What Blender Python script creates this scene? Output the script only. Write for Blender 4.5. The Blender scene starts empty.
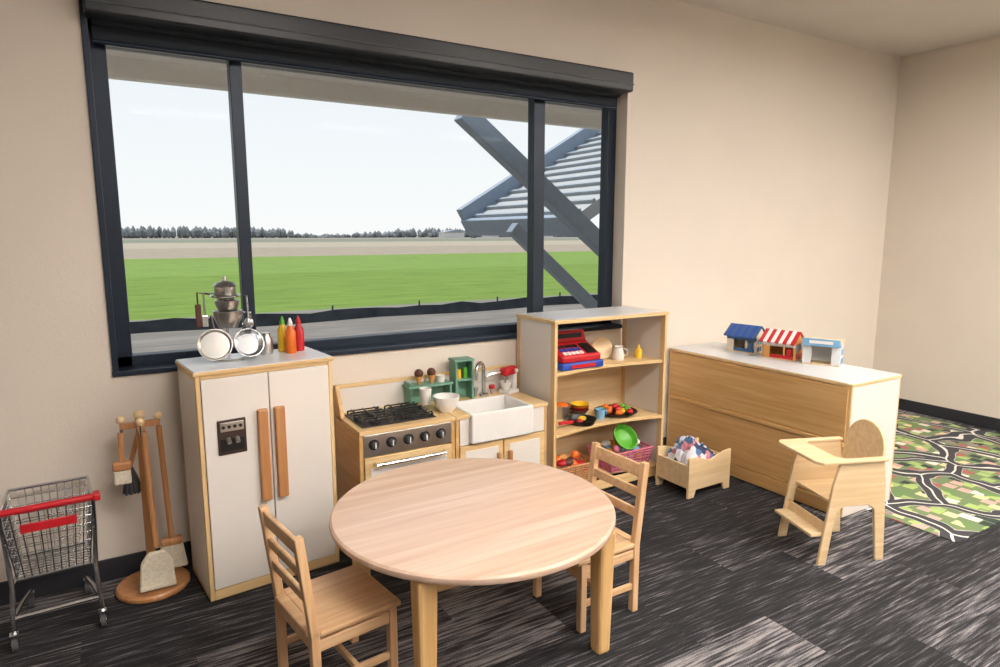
import bpy, bmesh, math, random
from mathutils import Matrix, Vector, Euler, noise as mnoise
random.seed(7)
sc = bpy.context.scene
try:
    sc.view_settings.view_transform = 'Standard'
    sc.view_settings.look = 'None'
except Exception: pass

def lin(c):
    return tuple((v/255/12.92 if v/255 <= .04045 else ((v/255+.055)/1.055)**2.4) for v in c)+(1,)

# ------------------------------------------------------------ materials
def base(name):
    m = bpy.data.materials.new(name); m.use_nodes = True
    nt = m.node_tree; b = nt.nodes['Principled BSDF']
    return m, nt, b
def ramp(nt, stops, interp='LINEAR'):
    r = nt.nodes.new('ShaderNodeValToRGB'); cr = r.color_ramp; cr.interpolation = interp
    while len(cr.elements) < len(stops): cr.elements.new(.5)
    for e, (p, c) in zip(cr.elements, stops): e.position = p; e.color = c
    return r
def plain(name, rgb, rough=.5, metal=0., var=.06, scale=12., bump=0., bscale=200.):
    m, nt, b = base(name)
    c = lin(rgb)
    tc = nt.nodes.new('ShaderNodeTexCoord')
    n = nt.nodes.new('ShaderNodeTexNoise'); n.inputs['Scale'].default_value = scale; n.inputs['Detail'].default_value = 3
    nt.links.new(tc.outputs['Object'], n.inputs['Vector'])
    lo = tuple(v*(1-var) for v in c[:3])+(1,); hi = tuple(min(1, v*(1+var)) for v in c[:3])+(1,)
    r = ramp(nt, [(.3, lo), (.7, hi)])
    nt.links.new(n.outputs['Fac'], r.inputs['Fac']); nt.links.new(r.outputs['Color'], b.inputs['Base Color'])
    b.inputs['Roughness'].default_value = rough; b.inputs['Metallic'].default_value = metal
    if bump:
        n2 = nt.nodes.new('ShaderNodeTexNoise'); n2.inputs['Scale'].default_value = bscale; n2.inputs['Detail'].default_value = 4
        nt.links.new(tc.outputs['Object'], n2.inputs['Vector'])
        bp = nt.nodes.new('ShaderNodeBump'); bp.inputs['Strength'].default_value = bump; bp.inputs['Distance'].default_value = .004
        nt.links.new(n2.outputs['Fac'], bp.inputs['Height']); nt.links.new(bp.outputs['Normal'], b.inputs['Normal'])
    return m
def wood(name, c1, c2, axis='z', rough=.4, sc_=1.):
    m, nt, b = base(name)
    tc = nt.nodes.new('ShaderNodeTexCoord'); mp = nt.nodes.new('ShaderNodeMapping')
    s = {'x': (1.2, 22, 22), 'y': (22, 1.2, 22), 'z': (22, 22, 1.2)}[axis]
    mp.inputs['Scale'].default_value = tuple(v*sc_ for v in s)
    nt.links.new(tc.outputs['Object'], mp.inputs['Vector'])
    n = nt.nodes.new('ShaderNodeTexNoise'); n.inputs['Scale'].default_value = 1.6; n.inputs['Detail'].default_value = 6; n.inputs['Distortion'].default_value = .8
    nt.links.new(mp.outputs['Vector'], n.inputs['Vector'])
    r = ramp(nt, [(.3, lin(c2)), (.52, tuple((a+b_)/2 for a, b_ in zip(lin(c1), lin(c2)))), (.7, lin(c1))])
    nt.links.new(n.outputs['Fac'], r.inputs['Fac']); nt.links.new(r.outputs['Color'], b.inputs['Base Color'])
    b.inputs['Roughness'].default_value = rough
    return m

M_wall = plain('wall_paint', (222, 212, 200), .85, var=.02, scale=2, bump=.25, bscale=90)
M_ceil = plain('ceiling_paint', (214, 208, 200), .9, var=.02, scale=2)
M_base = plain('baseboard_rubber', (42, 44, 50), .5)
M_frame = plain('window_frame_metal', (30, 42, 58), .4, .3)
M_blind = plain('blind_cassette_black', (26, 30, 36), .35)
M_fabric = plain('blind_fabric', (40, 46, 54), .9, var=.3, scale=160)
M_maple = wood('maple_z', (230, 202, 154), (210, 174, 120), 'z')
M_maplex = wood('maple_x', (230, 202, 154), (210, 174, 120), 'x')
M_mapley = wood('maple_y', (218, 180, 124), (196, 152, 94), 'y')
M_ply = wood('birch_ply', (234, 210, 170), (218, 188, 142), 'x', .5)
M_top = wood('table_top_maple', (222, 196, 176), (202, 170, 148), 'x', .16, .5)
M_chair = wood('chair_beech', (226, 192, 152), (204, 160, 116), 'z', .35)
M_chairx = wood('chair_beech_x', (226, 192, 152), (204, 160, 116), 'x', .35)
M_leg = wood('table_leg_wood', (224, 186, 130), (204, 160, 102), 'z', .35)
M_handle = wood('handle_wood', (200, 148, 98), (172, 116, 72), 'z', .35)
M_cream = plain('cream_laminate', (224, 218, 211), .4, var=.02, scale=3)
M_lam = plain('grey_white_laminate', (214, 216, 218), .3, var=.02, scale=3)
M_white = plain('white_plastic', (232, 230, 227), .3, var=.02)
M_black = plain('black_metal', (22, 22, 24), .4)
M_brown = plain('dark_brown_plastic', (60, 44, 40), .35)
M_chrome = plain('chrome', (205, 208, 212), .18, 1., var=.03)
M_steel = plain('stainless_steel', (200, 198, 194), .28, 1., var=.06)
M_red = plain('red_plastic', (190, 30, 40), .35)
M_blue = plain('blue_plastic', (30, 72, 170), .35)
M_navy = plain('navy_roof', (52, 92, 140), .5)
M_lblue = plain('light_blue_paint', (120, 170, 206), .5)
M_teal = plain('green_painted_wood', (112, 158, 138), .5)
M_green = plain('green_plastic', (90, 170, 50), .4)
M_yellow = plain('yellow_plastic', (236, 190, 40), .4)
M_orange = plain('orange_plastic', (226, 110, 30), .4)
M_pink = plain('pink_plastic', (200, 110, 130), .5)
M_brownice = plain('chocolate', (86, 48, 34), .5)
M_cone = plain('waffle_cone', (206, 150, 84), .7)
M_grey = plain('grey_rubber', (70, 72, 76), .6)
M_bristle = plain('bristles', (216, 206, 186), .9, var=.12, scale=120)
M_steelb = plain('brace_steel', (134, 146, 160), .5, 0.)
M_roofsteel = plain('painted_steel', (150, 156, 162), .5, 0.)
M_roofpan = plain('metal_roof_panel', (172, 172, 170), .6, var=.04)
M_soffit = plain('soffit_panel', (240, 236, 230), .7, var=.03)
M_fence = plain('silt_fence_fabric', (46, 48, 50), .9, var=.4, scale=3)

def carpet():
    m, nt, b = base('carpet_tiles'); L = nt.links; N = nt.nodes
    tc = N.new('ShaderNodeTexCoord'); sx = N.new('ShaderNodeSeparateXYZ'); L.new(tc.outputs['Object'], sx.inputs[0])
    def math_(op, a, bb=None):
        n = N.new('ShaderNodeMath'); n.operation = op
        for i, v in enumerate((a, bb)):
            if v is None: continue
            if isinstance(v, (int, float)): n.inputs[i].default_value = v
            else: L.new(v, n.inputs[i])
        return n.outputs[0]
    row = math_('FLOOR', math_('DIVIDE', sx.outputs['Y'], .31))
    xo = math_('ADD', sx.outputs['X'], math_('MULTIPLY', row, .37))
    col = math_('FLOOR', math_('DIVIDE', xo, .92))
    cv = N.new('ShaderNodeCombineXYZ'); L.new(col, cv.inputs[0]); L.new(row, cv.inputs[1])
    wn = N.new('ShaderNodeTexWhiteNoise'); wn.noise_dimensions = '3D'; L.new(cv.outputs[0], wn.inputs['Vector'])
    off = math_('MULTIPLY', wn.outputs['Value'], 37.)
    c2 = N.new('ShaderNodeCombineXYZ')
    L.new(math_('ADD', math_('MULTIPLY', sx.outputs['X'], 5.), off), c2.inputs[0])
    L.new(math_('MULTIPLY', sx.outputs['Y'], 95.), c2.inputs[1]); L.new(off, c2.inputs[2])
    n1 = N.new('ShaderNodeTexNoise'); n1.inputs['Scale'].default_value = 1.; n1.inputs['Detail'].default_value = 4; n1.inputs['Roughness'].default_value = .6
    L.new(c2.outputs[0], n1.inputs['Vector'])
    n1v = math_('ADD', math_('MULTIPLY', math_('SUBTRACT', n1.outputs['Fac'], .5), 1.25), .5)
    tile = ramp(nt, [(0, (0, 0, 0, 1)), (.55, (.25, .25, .25, 1)), (.72, (.5, .5, .5, 1)), (.88, (1, 1, 1, 1)), (1, (1, 1, 1, 1))])
    L.new(wn.outputs['Value'], tile.inputs['Fac'])
    v = math_('ADD', n1v, math_('MULTIPLY', math_('SUBTRACT', tile.outputs['Color'], .35), .24))
    n2 = N.new('ShaderNodeTexNoise'); n2.inputs['Scale'].default_value = 240.; n2.inputs['Detail'].default_value = 2
    L.new(tc.outputs['Object'], n2.inputs['Vector'])
    v = math_('ADD', v, math_('MULTIPLY', math_('SUBTRACT', n2.outputs['Fac'], .5), .4))
    r = ramp(nt, [(.40, lin((19, 20, 23))), (.52, lin((38, 38, 43))), (.64, lin((82, 80, 84))), (.80, lin((148, 143, 143)))])
    L.new(v, r.inputs['Fac']); L.new(r.outputs['Color'], b.inputs['Base Color'])
    b.inputs['Roughness'].default_value = .95
    bp = N.new('ShaderNodeBump'); bp.inputs['Strength'].default_value = .4; bp.inputs['Distance'].default_value = .004
    L.new(n2.outputs['Fac'], bp.inputs['Height']); L.new(bp.outputs['Normal'], b.inputs['Normal'])
    return m
M_carpet = carpet()

def rugmat():
    m, nt, b = base('road_map_rug'); L = nt.links; N = nt.nodes
    tc = N.new('ShaderNodeTexCoord')
    ns = N.new('ShaderNodeTexNoise'); ns.inputs['Scale'].default_value = 2.; L.new(tc.outputs['Object'], ns.inputs['Vector'])
    mx = N.new('ShaderNodeVectorMath'); mx.operation = 'MULTIPLY_ADD'
    L.new(ns.outputs['Color'], mx.inputs[0]); mx.inputs[1].default_value = (.35, .35, 0); L.new(tc.outputs['Object'], mx.inputs[2])
    v1 = N.new('ShaderNodeTexVoronoi'); v1.feature = 'DISTANCE_TO_EDGE'; v1.inputs['Scale'].default_value = 2.4; v1.voronoi_dimensions = '2D'
    L.new(mx.outputs[0], v1.inputs['Vector'])
    v2 = N.new('ShaderNodeTexVoronoi'); v2.distance = 'CHEBYCHEV'; v2.inputs['Scale'].default_value = 12.; v2.voronoi_dimensions = '2D'
    L.new(tc.outputs['Object'], v2.inputs['Vector'])
    sp = N.new('ShaderNodeSeparateColor'); L.new(v2.outputs['Color'], sp.inputs[0])
    cells = ramp(nt, [(0, lin((100, 132, 78))), (.14, lin((150, 172, 104))), (.28, lin((44, 58, 54))), (.40, lin((196, 156, 148))),
                      (.50, lin((214, 206, 194))), (.62, lin((158, 90, 88))), (.70, lin((156, 180, 104))), (.80, lin((144, 124, 124))), (.90, lin((208, 194, 150)))], 'CONSTANT')
    L.new(sp.outputs[0], cells.inputs['Fac'])
    edge = ramp(nt, [(0, (1, 1, 1, 1)), (.40, (0, 0, 0, 1))], 'CONSTANT')
    L.new(v2.outputs['Distance'], edge.inputs['Fac'])
    m0 = N.new('ShaderNodeMix'); m0.data_type = 'RGBA'
    L.new(edge.outputs['Color'], m0.inputs[0]); m0.inputs[6].default_value = lin((106, 126, 86)); L.new(cells.outputs['Color'], m0.inputs[7])
    rc = ramp(nt, [(0, lin((210, 210, 204))), (.012, lin((54, 54, 60))), (.12, lin((180, 180, 170)))], 'CONSTANT')
    L.new(v1.outputs['Distance'], rc.inputs['Fac'])
    mask = ramp(nt, [(0, (1, 1, 1, 1)), (.13, (0, 0, 0, 1))], 'CONSTANT'); L.new(v1.outputs['Distance'], mask.inputs['Fac'])
    m1 = N.new('ShaderNodeMix'); m1.data_type = 'RGBA'
    L.new(mask.outputs['Color'], m1.inputs[0]); L.new(m0.outputs[2], m1.inputs[6]); L.new(rc.outputs['Color'], m1.inputs[7])
    L.new(m1.outputs[2], b.inputs['Base Color']); b.inputs['Roughness'].default_value = .9
    return m
M_rug = rugmat()

def clothmat():
    m, nt, b = base('patterned_cloth'); L = nt.links; N = nt.nodes
    tc = N.new('ShaderNodeTexCoord')
    v = N.new('ShaderNodeTexVoronoi'); v.inputs['Scale'].default_value = 26.; L.new(tc.outputs['Object'], v.inputs['Vector'])
    sp = N.new('ShaderNodeSeparateColor'); L.new(v.outputs['Color'], sp.inputs[0])
    r = ramp(nt, [(0, lin((222, 222, 228))), (.34, lin((84, 120, 164))), (.56, lin((206, 204, 212))), (.70, lin((196, 130, 142))), (.80, lin((56, 68, 100)))], 'CONSTANT')
    L.new(sp.outputs[0], r.inputs['Fac']); L.new(r.outputs['Color'], b.inputs['Base Color']); b.inputs['Roughness'].default_value = .9
    return m
M_cloth = clothmat()

def groundmat():
    m, nt, b = base('farmland'); L = nt.links; N = nt.nodes
    tc = N.new('ShaderNodeTexCoord'); s = N.new('ShaderNodeSeparateXYZ'); L.new(tc.outputs['Object'], s.inputs[0])
    mr = N.new('ShaderNodeMath'); mr.operation = 'DIVIDE'; L.new(s.outputs['Y'], mr.inputs[0]); mr.inputs[1].default_value = 500.
    r = ramp(nt, [(0, lin((140, 132, 124))), (13.7/500, lin((124, 148, 68))), (30/500, lin((132, 156, 78))), (54/500, lin((172, 156, 138))), (90/500, lin((184, 170, 150))),
                  (150/500, lin((142, 142, 124))), (230/500, lin((158, 150, 138)))], 'CONSTANT')
    L.new(mr.outputs[0], r.inputs['Fac'])
    mp = N.new('ShaderNodeMapping'); mp.inputs['Scale'].default_value = (.5, 2.6, 1); L.new(tc.outputs['Object'], mp.inputs['Vector'])
    n = N.new('ShaderNodeTexNoise'); n.inputs['Scale'].default_value = 1.2; n.inputs['Detail'].default_value = 9; n.inputs['Roughness'].default_value = .75; L.new(mp.outputs[0], n.inputs['Vector'])
    vr = ramp(nt, [(.32, (.55, .57, .55, 1)), (.68, (1.0, 1.0, 1.0, 1))]); L.new(n.outputs['Fac'], vr.inputs['Fac'])
    mx = N.new('ShaderNodeMix'); mx.data_type = 'RGBA'; mx.blend_type = 'MULTIPLY'; mx.inputs[0].default_value = 1
    L.new(r.outputs['Color'], mx.inputs[6]); L.new(vr.outputs['Color'], mx.inputs[7]); L.new(mx.outputs[2], b.inputs['Base Color'])
    b.inputs['Roughness'].default_value = 1.; b.inputs['Specular IOR Level'].default_value = .1
    return m
M_ground = groundmat()
M_tree = plain('hazy_distant_trees', (136, 138, 138), 1., var=.3, scale=.15)  # tree colour greyed, distance haze painted in

def glassmat():
    m = bpy.data.materials.new('window_glass'); m.use_nodes = True; nt = m.node_tree; nt.nodes.clear()
    o = nt.nodes.new('ShaderNodeOutputMaterial'); t = nt.nodes.new('ShaderNodeBsdfTransparent'); g = nt.nodes.new('ShaderNodeBsdfGlossy')
    g.inputs['Roughness'].default_value = .02
    f = nt.nodes.new('ShaderNodeFresnel'); f.inputs['IOR'].default_value = 1.06
    mx = nt.nodes.new('ShaderNodeMixShader'); t.inputs[0].default_value = (.98, .99, .99, 1)
    nt.links.new(f.outputs[0], mx.inputs[0]); nt.links.new(t.outputs[0], mx.inputs[1]); nt.links.new(g.outputs[0], mx.inputs[2])
    nt.links.new(mx.outputs[0], o.inputs[0]); return m
M_glass = glassmat()
def emis(name, rgb, s):
    m, nt, b = base(name); b.inputs['Base Color'].default_value = rgb+(1,)
    b.inputs['Emission Color'].default_value = rgb+(1,); b.inputs['Emission Strength'].default_value = s; return m
M_lamp = emis('light_diffuser', (1., .93, .86), 37.)

# ------------------------------------------------------------ builder
class B:
    def __init__(s, name): s.name = name; s.bm = bmesh.new(); s.mats = []
    def add(s, t, m, M=None, smooth=False):
        if M is not None: bmesh.ops.transform(t, matrix=M, verts=t.verts)
        bmesh.ops.recalc_face_normals(t, faces=t.faces)
        if m not in s.mats: s.mats.append(m)
        i = s.mats.index(m)
        for f in t.faces: f.material_index = i; f.smooth = smooth
        if smooth:
            for e in t.edges:
                if len(e.link_faces) == 2 and e.calc_face_angle(0) > .6: e.smooth = False
        me = bpy.data.meshes.new('t'); t.to_mesh(me); t.free(); s.bm.from_mesh(me); bpy.data.meshes.remove(me)
    def box(s, x0, x1, y0, y1, z0, z1, m, bev=.003, M=None, taper=None):
        t = bmesh.new(); bmesh.ops.create_cube(t, size=1)
        for v in t.verts:
            k = taper if (taper and v.co.z < 0) else 1
            v.co = Vector(((x0+x1)/2+v.co.x*(x1-x0)*k, (y0+y1)/2+v.co.y*(y1-y0)*k, (z0+z1)/2+v.co.z*(z1-z0)))
        if bev: bmesh.ops.bevel(t, geom=t.edges[:], offset=min(bev, .45*min(x1-x0, y1-y0, z1-z0)), segments=2, affect='EDGES', profile=.5)
        s.add(t, m, M)
    def cyl(s, p0, p1, r, m, r2=None, seg=20, M=None):
        p0 = Vector(p0); p1 = Vector(p1); d = p1-p0; t = bmesh.new()
        bmesh.ops.create_cone(t, cap_ends=True, segments=seg, radius1=r, radius2=r if r2 is None else r2, depth=d.length)
        T = Matrix.Translation((p0+p1)/2) @ d.to_track_quat('Z', 'Y').to_matrix().to_4x4()
        s.add(t, m, (M @ T) if M is not None else T, True)
    def bar(s, p0, p1, w, h, m, bev=.003):
        p0 = Vector(p0); p1 = Vector(p1); d = p1-p0; L = d.length
        T = Matrix.Translation((p0+p1)/2) @ d.to_track_quat('Z', 'Y').to_matrix().to_4x4()
        s.box(-w/2, w/2, -h/2, h/2, -L/2, L/2, m, bev, T)
    def sph(s, c, r, m, seg=20, jit=0, M=None):
        if isinstance(r, (int, float)): r = (r, r, r)
        t = bmesh.new(); bmesh.ops.create_uvsphere(t, u_segments=seg, v_segments=seg//2+2, radius=1)
        for v in t.verts:
            k = 1+random.uniform(-jit, jit) if jit else 1
            v.co = Vector((v.co.x*r[0]*k, v.co.y*r[1]*k, v.co.z*r[2]*k))
        T = Matrix.Translation(c)
        s.add(t, m, (M @ T) if M is not None else T, True)
    def tube(s, pts, r, m, seg=8, closed=False):
        pts = [Vector(p) for p in pts]; n = len(pts); t = bmesh.new(); rings = []; up = None
        for i, p in enumerate(pts):
            if closed: d = pts[(i+1) % n]-pts[i-1]
            else: d = pts[min(i+1, n-1)]-pts[max(i-1, 0)]
            d.normalize()
            if up is None: up = Vector((0, 0, 1)) if abs(d.z) < .9 else Vector((1, 0, 0))
            a = d.cross(up); a.normalize(); b = a.cross(d); b.normalize(); up = b
            rings.append([t.verts.new(p+(a*math.cos(2*math.pi*k/seg)+b*math.sin(2*math.pi*k/seg))*r) for k in range(seg)])
        for i in range(n if closed else n-1):
            A = rings[i]; C = rings[(i+1) % n]
            for k in range(seg): t.faces.new((A[k], A[(k+1) % seg], C[(k+1) % seg], C[k]))
        if not closed: t.faces.new(rings[0]); t.faces.new(rings[-1])
        s.add(t, m, None, True)
    def lathe(s, prof, m, c=(0, 0, 0), seg=32, M=None):
        t = bmesh.new(); rings = [[t.verts.new((r*math.cos(2*math.pi*k/seg), r*math.sin(2*math.pi*k/seg), z)) for k in range(seg)] for r, z in prof]
        for A, C in zip(rings, rings[1:]):
            for k in range(seg): t.faces.new((A[k], A[(k+1) % seg], C[(k+1) % seg], C[k]))
        bmesh.ops.remove_doubles(t, verts=t.verts, dist=1e-5)
        T = Matrix.Translation(c)
        s.add(t, m, T @ M if M is not None else T, True)
    def prism(s, poly, lo, hi, m, axis='y', bev=.002, M=None):
        t = bmesh.new()
        f = {'y': lambda a, b: (a, lo, b), 'x': lambda a, b: (lo, a, b), 'z': lambda a, b: (a, b, lo)}[axis]
        face = t.faces.new([t.verts.new(f(a, b)) for a, b in poly])
        r = bmesh.ops.extrude_face_region(t, geom=[face])
        d = {'y': (0, hi-lo, 0), 'x': (hi-lo, 0, 0), 'z': (0, 0, hi-lo)}[axis]
        bmesh.ops.translate(t, vec=d, verts=[v for v in r['geom'] if isinstance(v, bmesh.types.BMVert)])
        bmesh.ops.recalc_face_normals(t, faces=t.faces)
        if bev: bmesh.ops.bevel(t, geom=t.edges[:], offset=bev, segments=1, affect='EDGES')
        s.add(t, m, M)
    def finish(s, loc=(0, 0, 0), rz=0.):
        me = bpy.data.meshes.new(s.name); s.bm.to_mesh(me); s.bm.free()
        for m in s.mats: me.materials.append(m)
        o = bpy.data.objects.new(s.name, me); o.location = loc; o.rotation_euler = (0, 0, math.radians(rz))
        sc.collection.objects.link(o); return o
def rounded(x0, x1, z0, z1, r, n=8):
    p = [(x0, z0), (x1, z0)]
    for i in range(n+1):
        a = math.pi/2*i/n; p.append((x1-r+r*math.cos(a), z1-r+r*math.sin(a)))
    for i in range(n+1):
        a = math.pi/2+math.pi/2*i/n; p.append((x0+r+r*math.cos(a), z1-r+r*math.sin(a)))
    return p

YW = 3.27; XR = 5.98; ZC = 3.05; XL = -3.2; YS = -4.5
OX0, OX1, OZ0, OZ1 = 0.0, 2.91, .95, 2.50
# ------------------------------------------------------------ room
b = B('wall_north')
b.box(XL-.2, OX0, YW, YW+.22, 0, ZC, M_wall, 0); b.box(OX1, XR+.2, YW, YW+.22, 0, ZC, M_wall, 0)
b.box(OX0, OX1, YW, YW+.22, 0, OZ0, M_wall, 0); b.box(OX0, OX1, YW, YW+.22, OZ1, ZC, M_wall, 0); b.finish()
b = B('wall_east'); b.box(XR, XR+.2, YS, YW, 0, ZC, M_wall, 0); b.finish()
b = B('wall_west'); b.box(XL-.2, XL, YS, YW, 0, ZC, M_wall, 0); b.finish()
b = B('wall_south'); b.box(XL-.2, XR+.2, YS-.2, YS, 0, ZC, M_wall, 0); b.finish()
b = B('floor'); b.box(XL-.2, XR+.2, YS-.2, YW+.22, -.12, 0, M_carpet, 0); b.finish()
b = B('ceiling'); b.box(XL-.2, XR+.2, YS-.2, YW+.22, ZC, ZC+.15, M_ceil, 0); b.finish()
b = B('baseboard_north'); b.box(XL, XR, YW-.012, YW, 0, .10, M_base, .002); b.finish()
b = B('baseboard_east'); b.box(XR-.012, XR, YS, YW-.012, 0, .10, M_base, .002); b.finish()
# window
b = B('window_1')
FY0, FY1 = 3.37, 3.44
b.box(OX0, OX0+.065, FY0, FY1, OZ0, OZ1, M_frame); b.box(OX1-.07, OX1, FY0, FY1, OZ0, OZ1, M_frame)
b.box(OX0, OX1, FY0, FY1, OZ0, OZ0+.05, M_frame); b.box(OX0, OX1, FY0, FY1, OZ1-.10, OZ1, M_frame)
b.box(.555, .61, FY0, FY1, OZ0, OZ1, M_frame); b.box(2.265, 2.345, FY0, FY1, OZ0, OZ1, M_frame)
for x0, x1 in ((.065, .555), (.61, 2.265), (2.345, 2.84)):
    b.box(x0, x1, 3.405, 3.409, OZ0+.05, OZ1-.10, M_glass, 0)
b.finish()
b = B('trim_1'); b.box(OX0-.02, OX1, YW-.015, FY0, OZ0-.02, OZ0+.004, M_frame); b.box(OX0-.018, OX0+.006, YW-.012, FY0, OZ0, OZ1, M_frame); b.finish()
b = B('roller_blind')
b.box(-.005, 2.86, YW-.11, YW-.002, 2.415, 2.53, M_blind, .01)
b.box(-.005, 2.86, YW-.113, YW-.108, 2.455, 2.462, M_grey, 0)
b.cyl((.02, YW+.03, 2.44), (2.86, YW+.03, 2.44), .035, M_fabric)
b.box(.02, 2.86, YW+.055, YW+.058, 2.345, 2.46, M_fabric, 0); b.cyl((.02, YW+.056, 2.345), (2.86, YW+.056, 2.345), .01, M_frame)
b.finish()
for (x, y) in ((1.0, .4), (3.2, .4), (5.0, .4), (1.0, -2.3), (3.2, -2.3), (5.0, -2.3)):
    b = B('ceiling_light')
    for a in ((-.62, -.60, -.32, .32), (.60, .62, -.32, .32), (-.6, .6, -.32, -.30), (-.6, .6, .30, .32)): b.box(*a, -.05, 0, M_white, .002)
    b.box(-.6, .6, -.3, .3, -.035, -.02, M_lamp, 0)
    b.finish((x, y, ZC))

# ------------------------------------------------------------ outside
b = B('ground_field'); b.box(-700, 1200, 3.5, 900, -.35, -.25, M_ground, 0); b.finish()
b = B('farmstead_tree_line')
for i in range(1700):
    x = -150+i*.55+random.uniform(-1, 1)
    big = x < 78
    h = (random.uniform(3.6, 6.2) if big else random.uniform(1.8, 4.4)*(1+.4*math.sin(x*.05))); y = 330+random.uniform(-8, 12)
    t = bmesh.new(); bmesh.ops.create_icosphere(t, subdivisions=1, radius=1)
    for v in t.verts: v.co = Vector((v.co.x*random.uniform(.7, 1.6), v.co.y*1.5, v.co.z*h/2*random.uniform(.8, 1.15)))
    b.add(t, M_tree, Matrix.Translation((x, y, h/2-.6)))
for x, y, w, h in ((150, 312, 12, 4), (176, 312, 7, 4), (205, 312, 14, 3.5), (262, 312, 6, 5)):  # distant farm buildings, joined into the same mesh as the trees
    b.box(x, x+w, y-6, y, -.25, h*.6, M_cream, 0); b.prism([(x-.5, h*.6), (x+w+.5, h*.6), (x+w/2, h*.9)], y-6.5, y+.5, M_roofsteel, 'y', 0)
b.finish()
b = B('silt_fence')
pts = [(-14+i*.5, 13.5+.12*math.sin(i*.7)+random.uniform(-.04, .04), -.02+random.uniform(-.06, .03)) for i in range(100)]
t = bmesh.new(); up = [t.verts.new(p) for p in pts]; dn = [t.verts.new((p[0], p[1]-.1, -.25)) for p in pts]
for i in range(len(pts)-1): t.faces.new((up[i], up[i+1], dn[i+1], dn[i]))
b.add(t, M_fence)
for i in range(0, 100, 4): b.cyl((pts[i][0], pts[i][1]+.04, -.25), (pts[i][0], pts[i][1]+.04, .06), .02, M_grey, seg=8)
b.finish()
b = B('roof_overhang')
b.box(-6, 9, 3.5, 5.0, 2.67, 2.8, M_soffit, 0)
for i in range(4): b.box(-6, 9, 3.8+i*.32, 3.82+i*.32, 2.655, 2.67, M_roofsteel, 0)
b.box(-6, 9, 5.0, 5.08, 2.54, 2.82, M_soffit, .01); b.finish()
b = B('canopy_brace')
k = .93
b.bar((3.16*k, 5.58, 1.55+1.21*k), (5.95*k, 5.58, 1.55-.83*k), .15, .18, M_steelb, .01)
b.bar((3.75*k, 5.58, 1.55+.07*k), (6.2*k, 5.58, -.22), .11, .12, M_steelb, .01)
b.finish()
b = B('entrance_canopy')
T = Matrix.Translation((4.46, 8.15, 1.54)) @ Matrix.Rotation(-math.atan2(1.0, 1.7), 4, 'Y')
b.box(0, 6.0, .0, .14, -.06, .40, M_steelb, .01, T)
b.box(0, 6.0, -2.4, .0, .06, .20, M_roofpan, 0, T)
for i in range(26): b.box(.12+i*.23, .165+i*.23, -2.4, .0, .20, .24, M_roofsteel, 0, T)
b.box(-.03, .05, -2.4, .12, -.0, .24, M_steelb, .01, T)
b.finish()

# ------------------------------------------------------------ play refrigerator
b = B('play_refrigerator'); w, d, h = .58, .34, 1.0
b.box(0, .018, .0, d, 0, h-.02, M_maple); b.box(w-.018, w, 0, d, 0, h-.02, M_maple)
b.box(-.001, .001, .02, d-.02, .03, h-.04, M_cream, 0)
b.box(.018, w-.018, d-.012, d, .02, h-.02, M_cream)
b.box(.018, w-.018, .02, d-.012, .045, .06, M_cream); b.box(.018, w-.018, .03, d-.012, .55, .565, M_cream)
b.box(.018, w-.018, .0, .02, 0, .045, M_maplex); b.box(.018, w-.018, 0, .02, h-.035, h-.02, M_maplex)
b.box(-.008, w+.008, -.008, d, h-.02, h-.004, M_maplex); b.box(-.003, w+.003, -.003, d, h-.004, h, M_lam, .001)
b.box(.020, w/2-.002, -.004, .014, .048, h-.037, M_cream, .003)
b.box(w/2+.002, w-.020, -.004, .014, .048, h-.037, M_cream, .003)
for x in (w/2-.058, w/2+.014):
    b.box(x, x+.044, -.03, -.004, .40, .81, M_handle, .006)
b.box(.07, .185, -.010, -.004, .635, .785, M_brown, .004)
b.box(.08, .175, -.013, -.010, .65, .705, M_black, .002); b.box(.08, .175, -.014, -.010, .735, .775, M_steel, .002)
for i in range(4): b.cyl((.092+i*.023, -.014, .755), (.092+i*.023, -.018, .755), .007, M_black, seg=12)
b.cyl((.11, -.012, .705), (.11, -.03, .69), .009, M_steel); b.cyl((.145, -.012, .705), (.145, -.03, .69), .009, M_steel)
b.finish((.265, 2.83, 0), 6)

# ------------------------------------------------------------ play stove
SY = 2.87; H = .63
b = B('play_stove'); x0, x1 = .95, 1.455; yb = 3.25
b.box(x0, x0+.02, SY, yb, 0, H-.02, M_mapley); b.box(x1-.02, x1, SY, yb, 0, H-.02, M_mapley)
b.prism([(SY+.26, H-.02), (yb, H-.02), (yb, H+.15), (yb-.03, H+.15)], x0, x0+.02, M_mapley, 'x')
b.box(x0+.02, x1, yb-.015, yb, .02, H+.13, M_cream); b.box(x0+.02, x1, yb-.02, yb, H+.13, H+.15, M_maplex)
b.box(x0, x1, SY-.01, yb-.015, H-.02, H, M_maplex)
b.box(x0+.02, x1-.02, SY-.004, SY+.014, H-.13, H-.022, M_steel, .003)
b.box(x0+.02, x1-.02, SY-.002, SY+.012, 0, .05, M_maplex)
b.box(x0+.022, x1-.022, SY-.008, SY+.012, .055, H-.135, M_maplex, .004)
b.box(x0+.05, x1-.05, SY-.011, SY-.006, .08, H-.19, M_cream, .003)
b.box(x0+.11, x1-.11, SY-.014, SY-.010, .16, H-.27, M_black, .003)
b.tube([(x0+.07, SY-.01, H-.165), (x0+.07, SY-.04, H-.165), (x1-.07, SY-.04, H-.165), (x1-.07, SY-.01, H-.165)], .008, M_chrome)
b.box(x0+.03, x0+.42, SY+.04, SY+.31, H, H+.006, M_black, .003)
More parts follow.
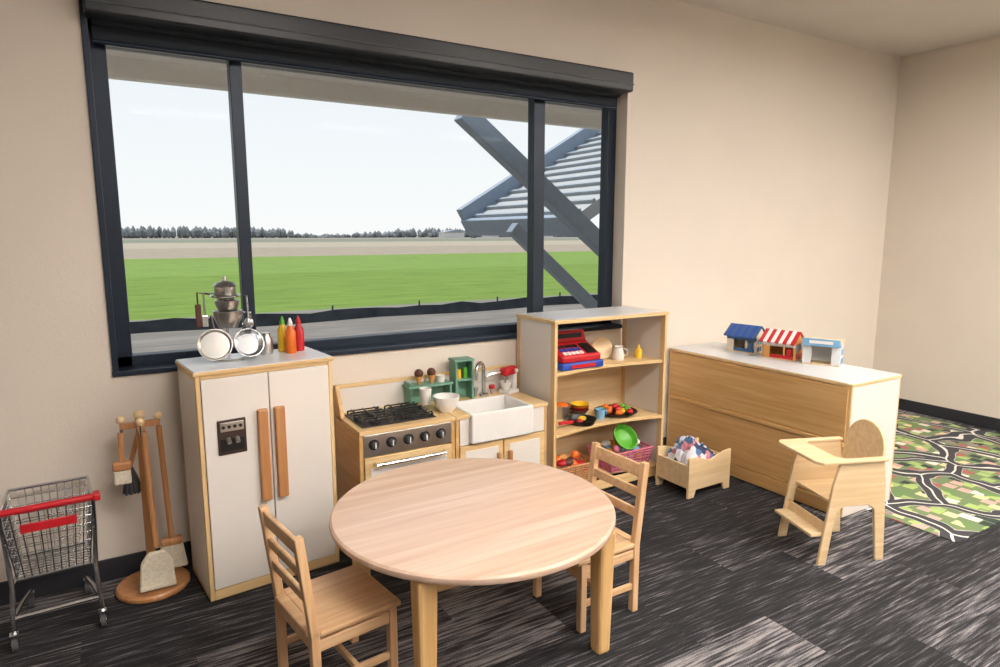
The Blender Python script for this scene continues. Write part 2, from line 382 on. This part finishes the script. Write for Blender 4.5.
for i in range(2):
    for j in range(2):
        cx = x0+.125+i*.2; cy = SY+.11+j*.135
        b.lathe([(0, 0), (.03, 0), (.03, .01), (.012, .014), (0, .014)], M_grey, (cx, cy, H+.006), 20)
        for k in range(-1, 2):
            b.box(cx-.085, cx+.085, cy+k*.045-.003, cy+k*.045+.003, H+.022, H+.029, M_black, .001)
            b.box(cx+k*.06-.003, cx+k*.06+.003, cy-.06, cy+.06, H+.022, H+.029, M_black, .001)
        for sx in (-1, 1):
            for sy in (-1, 1): b.box(cx+sx*.08-.004, cx+sx*.08+.004, cy+sy*.055-.004, cy+sy*.055+.004, H, H+.024, M_black, .001)
for i in range(5):
    x = x0+.07+i*.088
    b.cyl((x, SY-.003, H-.072), (x, SY-.012, H-.072), .026, M_black); b.cyl((x, SY-.012, H-.072), (x, SY-.032, H-.072), .018, M_grey, .015)
    b.box(x-.003, x+.003, SY-.036, SY-.03, H-.086, H-.058, M_white, .001)
b.finish()
# ------------------------------------------------------------ play sink
b = B('play_sink'); x0, x1 = 1.46, 2.03; a0, a1 = 1.54, 1.92
b.box(x0, x0+.02, SY, yb, 0, H-.02, M_mapley); b.box(x1-.02, x1, SY, yb, 0, H-.02, M_mapley)
b.box(x0, x1, yb-.015, yb, .02, H+.13, M_cream); b.box(x0, x1, yb-.02, yb, H+.13, H+.15, M_maplex)
b.box(x0, a0, SY-.01, yb-.015, H-.02, H, M_maplex); b.box(a1, x1, SY-.01, yb-.015, H-.02, H, M_maplex)
b.box(a0, a1, 3.13, yb-.015, H-.02, H, M_maplex)
b.box(a0, a1, SY-.03, SY-.008, H-.155, H+.004, M_white, .008); b.box(a0, a1, 3.11, 3.13, H-.14, H+.004, M_white, .005)
b.box(a0, a0+.02, SY-.012, 3.12, H-.14, H+.004, M_white, .005); b.box(a1-.02, a1, SY-.012, 3.12, H-.14, H+.004, M_white, .005)
b.box(a0, a1, SY-.012, 3.12, H-.155, H-.135, M_white, .004)
b.lathe([(0, 0), (.02, 0), (.02, .004), (0, .004)], M_chrome, (1.73, 2.99, H-.136), 16)
b.box(x0+.02, x1-.02, SY, SY+.012, 0, .05, M_maplex)
b.box(x0+.022, a0-.002, SY-.003, SY+.012, H-.16, H-.022, M_cream, .002); b.box(a1+.002, x1-.022, SY-.003, SY+.012, H-.16, H-.022, M_cream, .002)
for xa, xb in ((x0+.022, 1.742), (1.748, x1-.022)):
    b.box(xa, xb, SY-.006, SY+.012, .055, H-.165, M_maplex, .003); b.box(xa+.03, xb-.03, SY-.009, SY-.004, .085, H-.195, M_cream, .002)
b.box(1.70, 1.72, SY-.03, SY-.006, .30, .40, M_handle, .004); b.box(1.77, 1.79, SY-.03, SY-.006, .30, .40, M_handle, .004)
b.finish()
b = B('toy_faucet')
arc = [(0, 0, 0), (0, 0, .12)]+[(-.04+.04*math.cos(math.pi*i/10), -.03+.03*math.cos(math.pi*i/10), .15+.05*math.sin(math.pi*i/10)) for i in range(11)]+[(-.08, -.06, .11)]
b.tube(arc, .011, M_chrome, 12); b.lathe([(0, 0), (.03, 0), (.028, .012), (.015, .02), (0, .02)], M_chrome, (0, 0, 0), 24)
for sx, m in ((-.055, M_chrome), (.055, M_red)):
    b.cyl((sx, 0, 0), (sx, 0, .035), .01, M_chrome); b.cyl((sx, 0, .035), (sx, 0, .055), .018, m)
b.tube([(0, 0, .08), (.03, -.01, .12), (.10, -.02, .13)], .008, M_chrome)
b.finish((1.80, 3.18, H))
b = B('toy_ice_cream_stand')
b.box(0, .012, 0, .09, 0, .13, M_teal); b.box(.235, .247, 0, .09, 0, .10, M_teal); b.box(.012, .235, .078, .09, 0, .10, M_teal)
b.box(-.01, .255, -.004, .094, .10, .112, M_teal)
for i, m in enumerate((M_brownice, M_brownice)):
    x = .07+i*.075
    b.cyl((x, .045, .112), (x, .045, .165), .008, M_cone, .022); b.sph((x, .045, .172), .025, m)
b.cyl((.20, .045, .112), (.20, .045, .15), .02, M_white, .024)
b.finish((1.33, 3.14, H))
b = B('toy_kitchen_shelf')
b.box(0, .012, 0, .09, 0, .22, M_teal); b.box(.10, .112, 0, .09, 0, .22, M_teal); b.box(.012, .10, .078, .09, 0, .22, M_teal)
b.box(-.004, .116, -.004, .094, .22, .232, M_teal); b.box(.012, .10, 0, .078, .11, .12, M_teal)
b.cyl((.035, .04, .12), (.035, .04, .17), .014, M_yellow); b.cyl((.075, .04, .12), (.075, .04, .18), .013, M_green)
b.finish((1.60, 3.14, H), -4)
b = B('plastic_cup'); b.lathe([(0, 0), (.024, 0), (.033, .085), (.030, .085), (.022, .004), (0, .004)], M_white); b.finish((1.39, 3.08, H+.029))
b = B('mixing_bowl'); b.lathe([(0, 0), (.03, 0), (.05, .02), (.066, .06), (.070, .085), (.066, .085), (.06, .055), (.045, .022), (0, .008)], M_white); b.finish((1.462, 2.98, H+.0))
b = B('toy_stand_mixer')
b.prism(rounded(-.05, .05, 0, .02, .009), -.04, .04, M_white); b.box(.02, .05, -.025, .025, .015, .12, M_white, .008)
b.box(-.06, .055, -.028, .028, .105, .155, M_red, .015); b.cyl((-.035, 0, .06), (-.035, 0, .108), .006, M_chrome)
b.lathe([(0, 0), (.02, 0), (.036, .05), (.034, .05), (.018, .004), (0, .004)], M_white, (-.03, 0, .02), 24); b.cyl((.03, -.028, .13), (.03, -.038, .13), .012, M_white)
b.finish((1.965, 3.17, H), 20)

# ------------------------------------------------------------ open shelf unit
b = B('play_market_shelf'); x0, x1, y0, y1, h = 2.07, 2.92, 2.86, 3.25, 1.08
for xa in (x0, x1-.02):
    b.box(xa, xa+.02, y0, y0+.04, 0, h-.02, M_maple); b.box(xa, xa+.02, y1-.04, y1, 0, h-.02, M_maple)
    b.box(xa+.002, xa+.018, y0+.04, y1-.04, .06, h-.02, M_cream, 0)
b.box(x0-.005, x1+.005, y0-.005, y1, h-.02, h, M_maplex); b.box(x0+.02, x1-.02, y0+.02, y1-.02, h, h+.002, M_lam, 0)
def shelf(z, yy):
    n = 12; poly = [(x0+.02, y1-.005), (x0+.02, yy+.0)]
    poly += [(x0+.02+(x1-x0-.04)*i/n, yy+.06*math.sin(math.pi*i/n)) for i in range(1, n)]
    poly += [(x1-.02, yy), (x1-.02, y1-.005)]
    b.prism(poly, z-.02, z, M_maplex, 'z')
shelf(.78, y0+.01); shelf(.43, y0+.0); shelf(.11, y0+.0)
b.box(x0+.02, x1-.02, y0+.02, y0+.035, .03, .09, M_maplex)
b.box(x0+.02, x1-.02, y1-.012, y1-.002, .11, .78, M_ply)
b.finish()
b = B('toy_cash_register')
b.box(-.012, .292, -.012, .272, 0, .04, M_blue, .008)
b.box(.05, .23, -.016, -.010, .008, .03, M_red, .002)
b.prism([(0, .04), (.26, .04), (.26, .19), (.17, .20), (.14, .135), (0, .075)], 0, .28, M_red, 'x', .006)
b.box(.03, .25, .150, .158, .145, .185, M_black, .002)
T = Matrix.Translation((0, .0, .0765)) @ Matrix.Rotation(math.atan2(.06, .14), 4, 'X')
for i in range(5):
    for j in range(3): b.box(.025+i*.03, .047+i*.03, .02+j*.036, .044+j*.036, -.004, .006, (M_white, M_blue, M_black)[(j) % 3], .002, T)
b.box(.19, .26, .02, .12, -.004, .006, M_black, .002, T)
b.finish((2.17, 2.92, .78), 0)
b = B('toy_plate'); T = Matrix.Translation((0, .0, .066)) @ Matrix.Rotation(math.radians(74), 4, 'X')
b.lathe([(0, 0), (.045, 0), (.07, .010), (.069, .014), (.044, .004), (0, .004)], M_ply, M=T)
b.box(-.05, .05, -.015, .05, 0, .012, M_ply); b.finish((2.60, 3.10, .78), -15)
b = B('toy_jug'); b.lathe([(0, 0), (.034, 0), (.038, .03), (.03, .06), (.026, .075), (.030, .085), (.026, .085), (.022, .07), (0, .01)], M_cream, seg=24)
b.tube([(.030, 0, .07), (.055, 0, .065), (.055, 0, .035), (.036, 0, .025)], .004, M_cream); b.finish((2.67, 3.02, .78), -40)
b = B('mustard_bottle'); b.lathe([(0, 0), (.022, 0), (.024, .045), (.018, .055), (.008, .065), (.004, .085), (0, .085)], M_yellow, seg=20); b.finish((2.82, 3.0, .78))
b = B('toy_vegetable_tray')
b.lathe([(0, 0), (.10, 0), (.135, .02), (.13, .022), (.098, .006), (0, .006)], M_black)
for i in range(11):
    a = i*2.4; r = .022+.085*math.sqrt(i/11)*.9
    b.sph((r*math.cos(a), r*math.sin(a), .028), (random.uniform(.018, .032), .02, .018), random.choice((M_red, M_green, M_orange, M_yellow, M_red, M_green)), 14)
b.finish((2.68, 3.04, .43))
b = B('toy_frying_pan')
b.lathe([(0, 0), (.075, 0), (.09, .03), (.086, .03), (.072, .006), (0, .006)], M_black); b.cyl((-.08, -.02, .025), (-.2, -.05, .04), .01, M_red)
b.sph((.02, .02, .02), (.03, .02, .015), M_yellow); b.sph((-.03, -.02, .02), (.02, .02, .015), M_red)
b.finish((2.36, 2.98, .43))
b = B('toy_cooking_pot')
b.lathe([(0, 0), (.06, 0), (.062, .08), (.058, .08), (.056, .006), (0, .006)], M_steel); b.sph((0, 0, .07), (.05, .05, .025), M_orange)
b.tube([(.06, 0, .06), (.085, 0, .06), (.085, 0, .04), (.06, 0, .04)], .005, M_black)
b.finish((2.33, 3.15, .43), -60)
b = B('toy_bowl_stack')
for i, m in enumerate((M_brown, M_red, M_yellow)):
    b.lathe([(0, 0), (.03, 0), (.06, .035), (.056, .035), (.028, .005), (0, .005)], m, (0, 0, i*.018), 24)
b.finish((2.47, 3.14, .43))
b = B('toy_cup'); b.lathe([(0, 0), (.025, 0), (.032, .06), (.029, .06), (.023, .004), (0, .004)], M_lblue, seg=20); b.tube([(.03, 0, .05), (.05, 0, .045), (.05, 0, .02), (.028, 0, .015)], .004, M_lblue); b.finish((2.52, 3.0, .43))
def basket(name, loc, w, d, h, m, rz=0, fill=()):
    b = B(name)
    def P(u, z):
        k = .86+.14*z/h
        pts = [(-w/2, -d/2), (w/2, -d/2), (w/2, d/2), (-w/2, d/2)]
        return [(x*k, y*k, z) for x, y in pts]
    for i in range(7): b.tube(P(0, .005+h*i/6.5), .0045 if i < 6 else .008, m, 6, True)
    for k in range(20):
        u = k/20*4; s_ = int(u); f = u-s_; A = P(0, 0); C = P(0, h*.93)
        p = Vector(A[s_]).lerp(Vector(A[(s_+1) % 4]), f); q = Vector(C[s_]).lerp(Vector(C[(s_+1) % 4]), f); b.tube([p, q], .004, m, 6)
    b.box(-w*.43, w*.43, -d*.43, d*.43, 0, .006, m, 0)
    for i in range(26):
        b.sph((random.uniform(-.34, .34)*w, random.uniform(-.34, .34)*d, random.uniform(.35, 1.2)*h), (random.uniform(.022, .045), random.uniform(.02, .035), random.uniform(.018, .03)), random.choice(fill), 12)
    b.finish(loc, rz)
basket('produce_basket', (2.68, 2.99, .11), .34, .22, .12, M_pink, 0, (M_green, M_white, M_cream, M_pink, M_yellow, M_lblue))
basket('bread_basket', (2.28, 2.99, .11), .26, .2, .10, M_handle, 0, (M_red, M_orange, M_cone, M_brownice, M_red))
b = B('green_salad_bowl'); T = Matrix.Rotation(math.radians(50), 4, 'X')
b.lathe([(0, 0), (.03, 0), (.07, .035), (.085, .07), (.08, .07), (.064, .036), (0, .006)], M_green, M=T); b.finish((2.66, 2.97, .27))

# ------------------------------------------------------------ low storage shelf
b = B('low_storage_shelf'); x0, x1, y0, y1, h = 3.35, 3.83, 1.93, 3.25, .76; zb = .008
b.box(x0, x0+.018, y0+.018, y1-.018, .09, h-.025, M_mapley, .001)
b.box(x0-.008, x0+.02, y0+.02, y1-.02, zb, .085, M_mapley, .003)
b.box(x0-.014, x0+.01, y0+.02, y1-.02, .405, .428, M_mapley, .003)
b.box(x0-.006, x0+.018, y0+.018, y1-.018, .436, h-.03, M_mapley, .003)
for ya in (y0, y1-.02):
    b.box(x0, x0+.012, ya, ya+.02, zb, h-.02, M_maple, .002); b.box(x0+.012, x1-.012, ya, ya+.02, zb, h-.02, M_cream, 0); b.box(x1-.012, x1, ya, ya+.02, zb, h-.02, M_maple, .002)
b.box(x0-.004, x1+.004, y0-.004, y1, h-.02, h-.003, M_maplex); b.box(x0-.001, x1+.001, y0-.001, y1, h-.003, h, M_lam, .001)
for z in (.10, .42): b.box(x0+.018, x1-.01, y0+.02, y1-.02, z-.018, z, M_mapley)
for y in (2.37, 2.81): b.box(x0+.018, x1-.012, y-.009, y+.009, .10, h-.02, M_cream)
b.finish()

def shop(name, loc, kind, rz):
    b = B(name); w, d = .21, .12
    body = {'a': M_bristle, 'b': M_cone, 'c': M_lam}[kind]; acc = {'a': M_navy, 'b': M_red, 'c': M_lblue}[kind]
    hh = .11 if kind != 'c' else .14
    b.box(0, .012, 0, d, 0, hh, body); b.box(w-.012, w, 0, d, 0, hh, body); b.box(.012, w-.012, d-.01, d, 0, hh, body); b.box(0, w, 0, d, 0, .008, M_ply)
    b.box(.012, .05, 0, .01, .008, hh, body)
    if kind == 'c': b.box(w-.05, w-.012, 0, .01, .008, hh, body)
    else:
        b.box(.05, w-.012, 0, .01, .008, .03, acc); b.box(w/2+.03, w/2+.04, 0, .01, .03, hh, body)
        b.box(w*.75, w*.9, -.003, .008, .03, .075, acc)
    b.box(0, w, -.002, .01, hh-.025, hh, acc if kind != 'b' else M_cream)
    for k in range(3):
        b.box(w, w+.002, .02+k*.033, .042+k*.033, .065, .10, M_lblue, 0); b.box(w, w+.002, .02+k*.033, .042+k*.033, .015, .045, acc, 0)
    if kind == 'c':
        b.box(-.006, w+.006, -.03, d+.004, hh, hh+.01, M_ply); b.box(0, w, -.034, -.028, hh-.018, hh+.026, M_lblue); b.box(.04, w-.04, -.036, -.033, hh-.004, hh+.014, M_white, 0)
    else:
        n = 9
        for k in range(n):
            m = acc if (k % 2 == 0 or kind == 'a') else M_white
            if kind == 'a' and k % 2: m = M_blue
            xa = -.008+(w+.016)*k/n; xb = -.008+(w+.016)*(k+1)/n
            b.prism([(-.03, hh-.004), (d/2, hh+.066), (d/2, hh+.074), (-.034, hh+.004)], xa, xb, m, 'x', 0)
            b.prism([(d+.02, hh+.002), (d/2, hh+.066), (d/2, hh+.074), (d+.024, hh+.01)], xa, xb, m, 'x', 0)
        for xa in (0, w-.01): b.prism([(0, hh), (d, hh), (d/2, hh+.066)], xa, xa+.01, body, 'x', 0)
    b.finish(loc, rz)
shop('toy_house', (3.60, 2.97, .76), 'a', -80)
shop('toy_market_stall', (3.59, 2.68, .76), 'b', -78)
shop('toy_shop', (3.63, 2.42, .76), 'c', -66)

# ------------------------------------------------------------ rug
b = B('play_rug'); b.box(3.58, 5.86, 1.46, 3.2, .001, .007, M_rug, .002)
b.finish()

# ------------------------------------------------------------ doll high chair
b = B('doll_high_chair')
for y in (-.16, .145):
    poly = [(-.185, 0), (-.14, 0), (-.105, .26), (-.07, .285), (.06, .285), (.095, .26), (.125, 0), (.17, 0), (.145, .40), (.13, .50), (-.10, .50), (-.13, .40)]
    b.prism(poly, y, y+.015, M_ply, 'y', .003)
b.box(-.11, .13, -.145, .145, .285, .30, M_ply)
T = Matrix.Translation((.115, 0, .28)) @ Matrix.Rotation(math.radians(8), 4, 'Y')
b.prism(rounded(-.13, .13, 0, .37, .125, 12), -.008, .008, M_ply, 'x', .003, T)
b.prism([(-.225, -.14), (-.20, -.175), (.14, -.175), (.14, -.14), (-.06, -.14), (-.09, -.11), (-.09, .11), (-.06, .14), (.14, .14), (.14, .175), (-.20, .175), (-.225, .14)], .50, .515, M_ply, 'z', .003)
b.box(-.22, -.12, -.145, .145, .14, .155, M_ply); b.box(-.145, -.135, -.145, .145, .155, .20, M_ply)
b.finish((2.99, 1.77, 0), -21)

# ------------------------------------------------------------ table + chairs
b = B('round_activity_table')
R = .54
b.lathe([(0, .488), (R-.02, .488), (R-.004, .494), (R, .503), (R-.002, .514), (R-.01, .52), (0, .52)], M_top, seg=96)
for x, y in ((.34, -.36), (-.36, -.33), (-.34, .34), (.375, .32)):
    b.box(x-.036, x+.036, y-.036, y+.036, 0, .487, M_leg, .012, None, .78)
for (xa, xb, ya, yb_) in ((-.32, .30, -.35, -.33), (-.30, .34, .325, .345), (-.36, -.34, -.29, .30), (.345, .365, -.32, .28)):
    b.box(xa, xb, ya, yb_, .43, .487, M_leg)
b.finish((1.135, 2.085, 0))

def chair(loc, rz):
    b = B('child_chair')
    for y in (-.15, .15):
        b.box(-.158, -.128, y-.014, y+.014, 0, .31, M_chair, .004)
        b.bar((-.143, y, .29), (-.182, y, .635), .028, .03, M_chair, .004)
        b.box(.118, .148, y-.014, y+.014, 0, .285, M_chair, .004)
        b.box(-.13, .12, y-.009, y+.009, .235, .275, M_chairx); b.box(-.13, .12, y-.008, y+.008, .10, .125, M_chairx)
    b.box(.124, .142, -.14, .14, .235, .275, M_chair); b.box(-.152, -.134, -.14, .14, .235, .275, M_chair)
    b.box(-.005, .012, -.145, .145, .10, .125, M_chair)
    b.box(-.128, .165, -.165, .165, .285, .305, M_chairx, .006); b.box(-.165, -.128, -.134, .134, .285, .305, M_chairx, .004)
    for z, hh in ((.595, .055), (.505, .038), (.42, .038)):
        k = (z-.29)/.345
        T = Matrix.Translation((-.143-.039*k, 0, z)) @ Matrix.Rotation(math.radians(-6.5), 4, 'Y')
        b.box(-.008, .008, -.14, .14, -hh/2, hh/2, M_chairx, .004, T)
    b.finish(loc, rz)
chair((.59, 2.09, 0), 8); chair((1.62, 2.01, 0), 181)

# ------------------------------------------------------------ doll bed with blanket
b = B('doll_cradle'); w, d, h = .36, .27, .25
for y in (0, d-.016):
    b.prism([(0, 0), (.05, 0), (.065, .045), (w-.065, .045), (w-.05, 0), (w, 0), (w, h), (w-.06, h-.005), (w/2, h-.04), (.06, h-.005), (0, h)], y, y+.016, M_ply, 'y', .002)
b.box(0, .014, .016, d-.016, .06, .20, M_ply); b.box(w-.014, w, .016, d-.016, .06, .20, M_ply); b.box(.014, w-.014, .016, d-.016, .06, .075, M_ply)
b.finish((2.83, 2.555, 0))
b = B('doll_blanket')
t = bmesh.new(); NX, NY = 46, 34; g = []
for i in range(NX+1):
    row = []
    for j in range(NY+1):
        u = i/NX*2-1; v = j/NY*2-1
        env = max(0, 1-abs(u)**4)*max(0, 1-abs(v)**4)
        hgt = .215*env**.5*(.66+.34*math.exp(-((u+.4)**2)*2.2))
        p = Vector((u*3.1, v*2.6, .7))
        hgt += env*(.05*mnoise.noise(p*1.1)+.045*abs(mnoise.noise(p*2.3+Vector((5, 1, 0)))))
        row.append(t.verts.new((u*.16+.008*mnoise.noise(p*2), v*.112+.008*mnoise.noise(p*2+Vector((9, 0, 0)))*env, .078+hgt)))
    g.append(row)
for i in range(NX):
    for j in range(NY): t.faces.new((g[i][j], g[i+1][j], g[i+1][j+1], g[i][j+1]))
b.add(t, M_cloth, None, True)
b.finish((3.01, 2.69, 0))

# ------------------------------------------------------------ broom stand
b = B('toy_broom_stand')
b.lathe([(0, 0), (.14, 0), (.147, .008), (.147, .02), (.14, .028), (0, .028)], M_handle, seg=48)
b.cyl((0, 0, .028), (0, 0, .78), .018, M_handle); b.sph((0, 0, .79), .022, M_ply)
b.box(-.075, .075, -.014, .014, .735, .76, M_handle); b.box(-.014, .014, -.075, .075, .735, .76, M_handle)
for x, y in ((-.07, 0), (.07, 0), (0, -.07), (0, .07)): b.sph((x, y, .775), .018, M_ply, 14); b.cyl((x, y, .72), (x, y, .77), .007, M_chrome)
b.cyl((-.075, 0, .72), (-.08, -.01, .58), .011, M_handle); b.box(-.115, -.045, -.03, .01, .56, .60, M_handle, .01); b.box(-.112, -.048, -.028, .008, .50, .56, M_bristle, .008)
b.cyl((.07, 0, .73), (.085, .02, .20), .012, M_handle); b.box(.04, .13, .0, .04, .17, .205, M_handle, .01)
b.prism([(.042, .18), (.128, .18), (.145, .06), (.025, .06)], .004, .036, M_bristle, 'y', .006)
b.cyl((.01, -.07, .73), (.02, -.08, .22), .011, M_handle)
b.prism([(-.055, .05), (.085, .05), (.078, .16), (.05, .205), (-.015, .205), (-.045, .16)], -.105, -.085, M_bristle, 'y', .006)
b.box(-.055, .085, -.12, -.088, .045, .062, M_bristle, .004)
b.cyl((0, .07, .72), (-.05, .06, .55), .010, M_handle)
for i in range(22):
    a = i*2.4; r = .028*math.sqrt(i/22)
    b.tube([(-.05, .06, .56), (-.05+r*math.cos(a)*.8, .06+r*math.sin(a)*.8, .50), (-.05+r*1.3*math.cos(a), .06+r*1.3*math.sin(a), .43)], .006, M_grey, 6)
b.finish((.065, 3.095, 0))

# ------------------------------------------------------------ shopping cart
b = B('toy_shopping_cart')
ZB = .245
def ring(z):
    k = (z-ZB)/(.51-ZB)
    xh = .118+.03*k; yn = .05-.04*k; yf = .27+.07*k
    return [(-xh, yn, z+.02*k), (xh, yn, z+.02*k), (xh*.93, yf, z-.0*k), (-xh*.93, yf, z-.0*k)]
b.tube(ring(.51), .007, M_chrome, 8, True); b.tube(ring(ZB), .006, M_chrome, 8, True)
for i in range(1, 8): b.tube(ring(ZB+(.51-ZB)*i/8), .0026, M_chrome, 6, True)
A = ring(ZB); C = ring(.51)
for s_ in range(4):
    for k in range(10):
        f = k/10; p = Vector(A[s_]).lerp(Vector(A[(s_+1) % 4]), f); q = Vector(C[s_]).lerp(Vector(C[(s_+1) % 4]), f); b.tube([p, q], .0026, M_chrome, 6)
for k in range(1, 9):
    f = k/9; p = Vector(A[0]).lerp(Vector(A[1]), f); q = Vector(A[3]).lerp(Vector(A[2]), f); b.tube([p, q], .0026, M_chrome, 6)
    p = Vector(A[0]).lerp(Vector(A[3]), f); q = Vector(A[1]).lerp(Vector(A[2]), f); b.tube([p, q], .0026, M_chrome, 6)
for s in (-1, 1):
    b.tube([(s*.145, -.04, .55), (s*.147, .01, .53), (s*.145, .05, .40), (s*.135, .03, ZB-.01), (s*.14, .0, .12), (s*.142, -.005, .06)], .009, M_chrome)
    b.tube([(s*.135, .03, ZB-.01), (s*.12, .2, ZB-.015), (s*.115, .26, ZB)], .007, M_chrome)
    b.tube([(s*.14, 0, .12), (s*.12, .16, .10), (s*.10, .30, .075), (s*.10, .31, .06)], .009, M_chrome)
    for x, y in ((s*.142, -.01), (s*.10, .31)):
        b.cyl((x-.009, y-.01, .027), (x+.009, y-.01, .027), .027, M_grey, seg=20); b.cyl((x-.012, y-.01, .027), (x+.012, y-.01, .027), .010, M_chrome, seg=12)
        b.box(x-.014, x-.011, y-.02, y+.01, .025, .065, M_chrome, .001); b.box(x+.011, x+.014, y-.02, y+.01, .025, .065, M_chrome, .001); b.box(x-.014, x+.014, y-.02, y+.01, .062, .068, M_chrome, .001)
b.tube([(-.14, 0, .12), (.14, 0, .12)], .007, M_chrome)
b.cyl((-.165, -.04, .55), (.165, -.04, .55), .013, M_red); b.box(-.172, -.148, -.06, -.01, .535, .565, M_red, .006); b.box(.148, .172, -.06, -.01, .535, .565, M_red, .006)
b.box(-.09, .09, .008, .014, .44, .475, M_red, .003)
b.finish((-.268, 2.88, 0), 3)

# ------------------------------------------------------------ things on refrigerator
FT = 1.0
b = B('toy_cookware_set')
b.lathe([(0, 0), (.07, 0), (.07, .008), (0, .008)], M_steel); b.cyl((0, 0, 0), (0, 0, .30), .006, M_chrome)
b.tube([(.06*math.cos(a*math.pi/8), .06*math.sin(a*math.pi/8), .28) for a in range(16)], .004, M_chrome, 6, True)
b.tube([(-.06, 0, .28), (.06, 0, .28)], .004, M_chrome, 6)
b.lathe([(0, 0), (.035, 0), (.045, .02), (.045, .055), (.05, .06), (.035, .075), (.01, .082), (.008, .10), (0, .10)], M_steel, (.0, 0, .265), 28)
b.lathe([(0, 0), (.04, 0), (.06, .05), (.062, .075), (.056, .075), (.038, .006), (0, .006)], M_steel, (.005, 0, .14), 28)
b.lathe([(0, 0), (.035, 0), (.05, .04), (.052, .055), (.047, .055), (.033, .006), (0, .006)], M_steel, (.005, 0, .205), 28)
b.tube([(.06, 0, .205), (.1, 0, .20), (.1, 0, .16), (.062, 0, .15)], .005, M_chrome)
T = Matrix.Rotation(math.radians(68), 4, 'X')
b.lathe([(0, 0), (.06, 0), (.07, .02), (.066, .02), (.058, .005), (0, .005)], M_steel, (-.065, -.085, .075), 32, Matrix.Rotation(math.radians(-8), 4, 'Z') @ T)
b.lathe([(0, 0), (.05, 0), (.065, .03), (.06, .03), (.046, .006), (0, .006)], M_chrome, (.065, -.085, .07), 32, Matrix.Rotation(math.radians(10), 4, 'Z') @ T)
b.tube([(-.065, -.07, .14), (-.07, -.05, .20)], .006, M_brown)
for x, m in ((-.115, M_brownice), (-.09, M_chrome)):
    b.tube([(x+.05, 0, .29), (x, -.01, .30), (x, -.012, .20)], .004, m, 8); b.box(x-.012, x+.012, -.018, -.010, .15, .25 if m is M_brownice else .2, m, .004)
b.tube([(.05, -.01, .28), (.085, -.02, .28), (.088, -.02, .17)], .004, M_chrome); b.sph((.088, -.02, .155), (.022, .012, .026), M_chrome)
b.finish((.435, 3.08, FT))
def bottle(name, loc, m, cap, s_=1.):
    b = B(name); b.lathe([(0, 0), (.022, 0), (.024, .01), (.024, .10), (.012, .125), (.012, .13), (0, .13)], m, seg=20); b.lathe([(0, 0), (.013, 0), (.012, .012), (.004, .035), (0, .036)], cap, (0, 0, .13), 16); b.finish(loc)
bottle('mustard_squeeze_bottle', (.685, 3.14, FT), M_yellow, M_green); bottle('ketchup_bottle', (.755, 3.12, FT), M_red, M_red)
bottle('hot_sauce_bottle', (.705, 3.07, FT), M_orange, M_white)
b = B('glass_jar'); b.lathe([(0, 0), (.025, 0), (.03, .01), (.03, .07), (.02, .085), (.02, .1), (0, .1)], M_steel, seg=20); b.finish((.60, 3.10, FT))

# ------------------------------------------------------------ world, sun, camera
w = bpy.data.worlds.new('sky'); sc.world = w; w.use_nodes = True; nt = w.node_tree
bg = nt.nodes['Background']; tc = nt.nodes.new('ShaderNodeTexCoord'); s = nt.nodes.new('ShaderNodeSeparateXYZ')
nt.links.new(tc.outputs['Generated'], s.inputs[0])
r = ramp(nt, [(0, lin((242, 242, 241))), (.08, lin((238, 240, 241))), (.3, lin((226, 233, 240))), (1, lin((170, 200, 236)))])
nt.links.new(s.outputs['Z'], r.inputs['Fac']); nt.links.new(r.outputs['Color'], bg.inputs['Color']); bg.inputs['Strength'].default_value = 1.12
sd = bpy.data.lights.new('sun', 'SUN'); sd.energy = 3.8; sd.color = (1, .96, .9); sd.angle = .02
so = bpy.data.objects.new('sun', sd); so.rotation_euler = (math.radians(-26), 0, math.radians(20)); sc.collection.objects.link(so)

cd = bpy.data.cameras.new('camera'); cd.sensor_width = 36; cd.lens = 23.4; cd.clip_end = 2000; cd.clip_start = .05
co = bpy.data.objects.new('camera', cd); co.location = (0, 0, 1.55); co.rotation_euler = (math.radians(90-8.7), 0, math.radians(-31))
sc.collection.objects.link(co); sc.camera = co
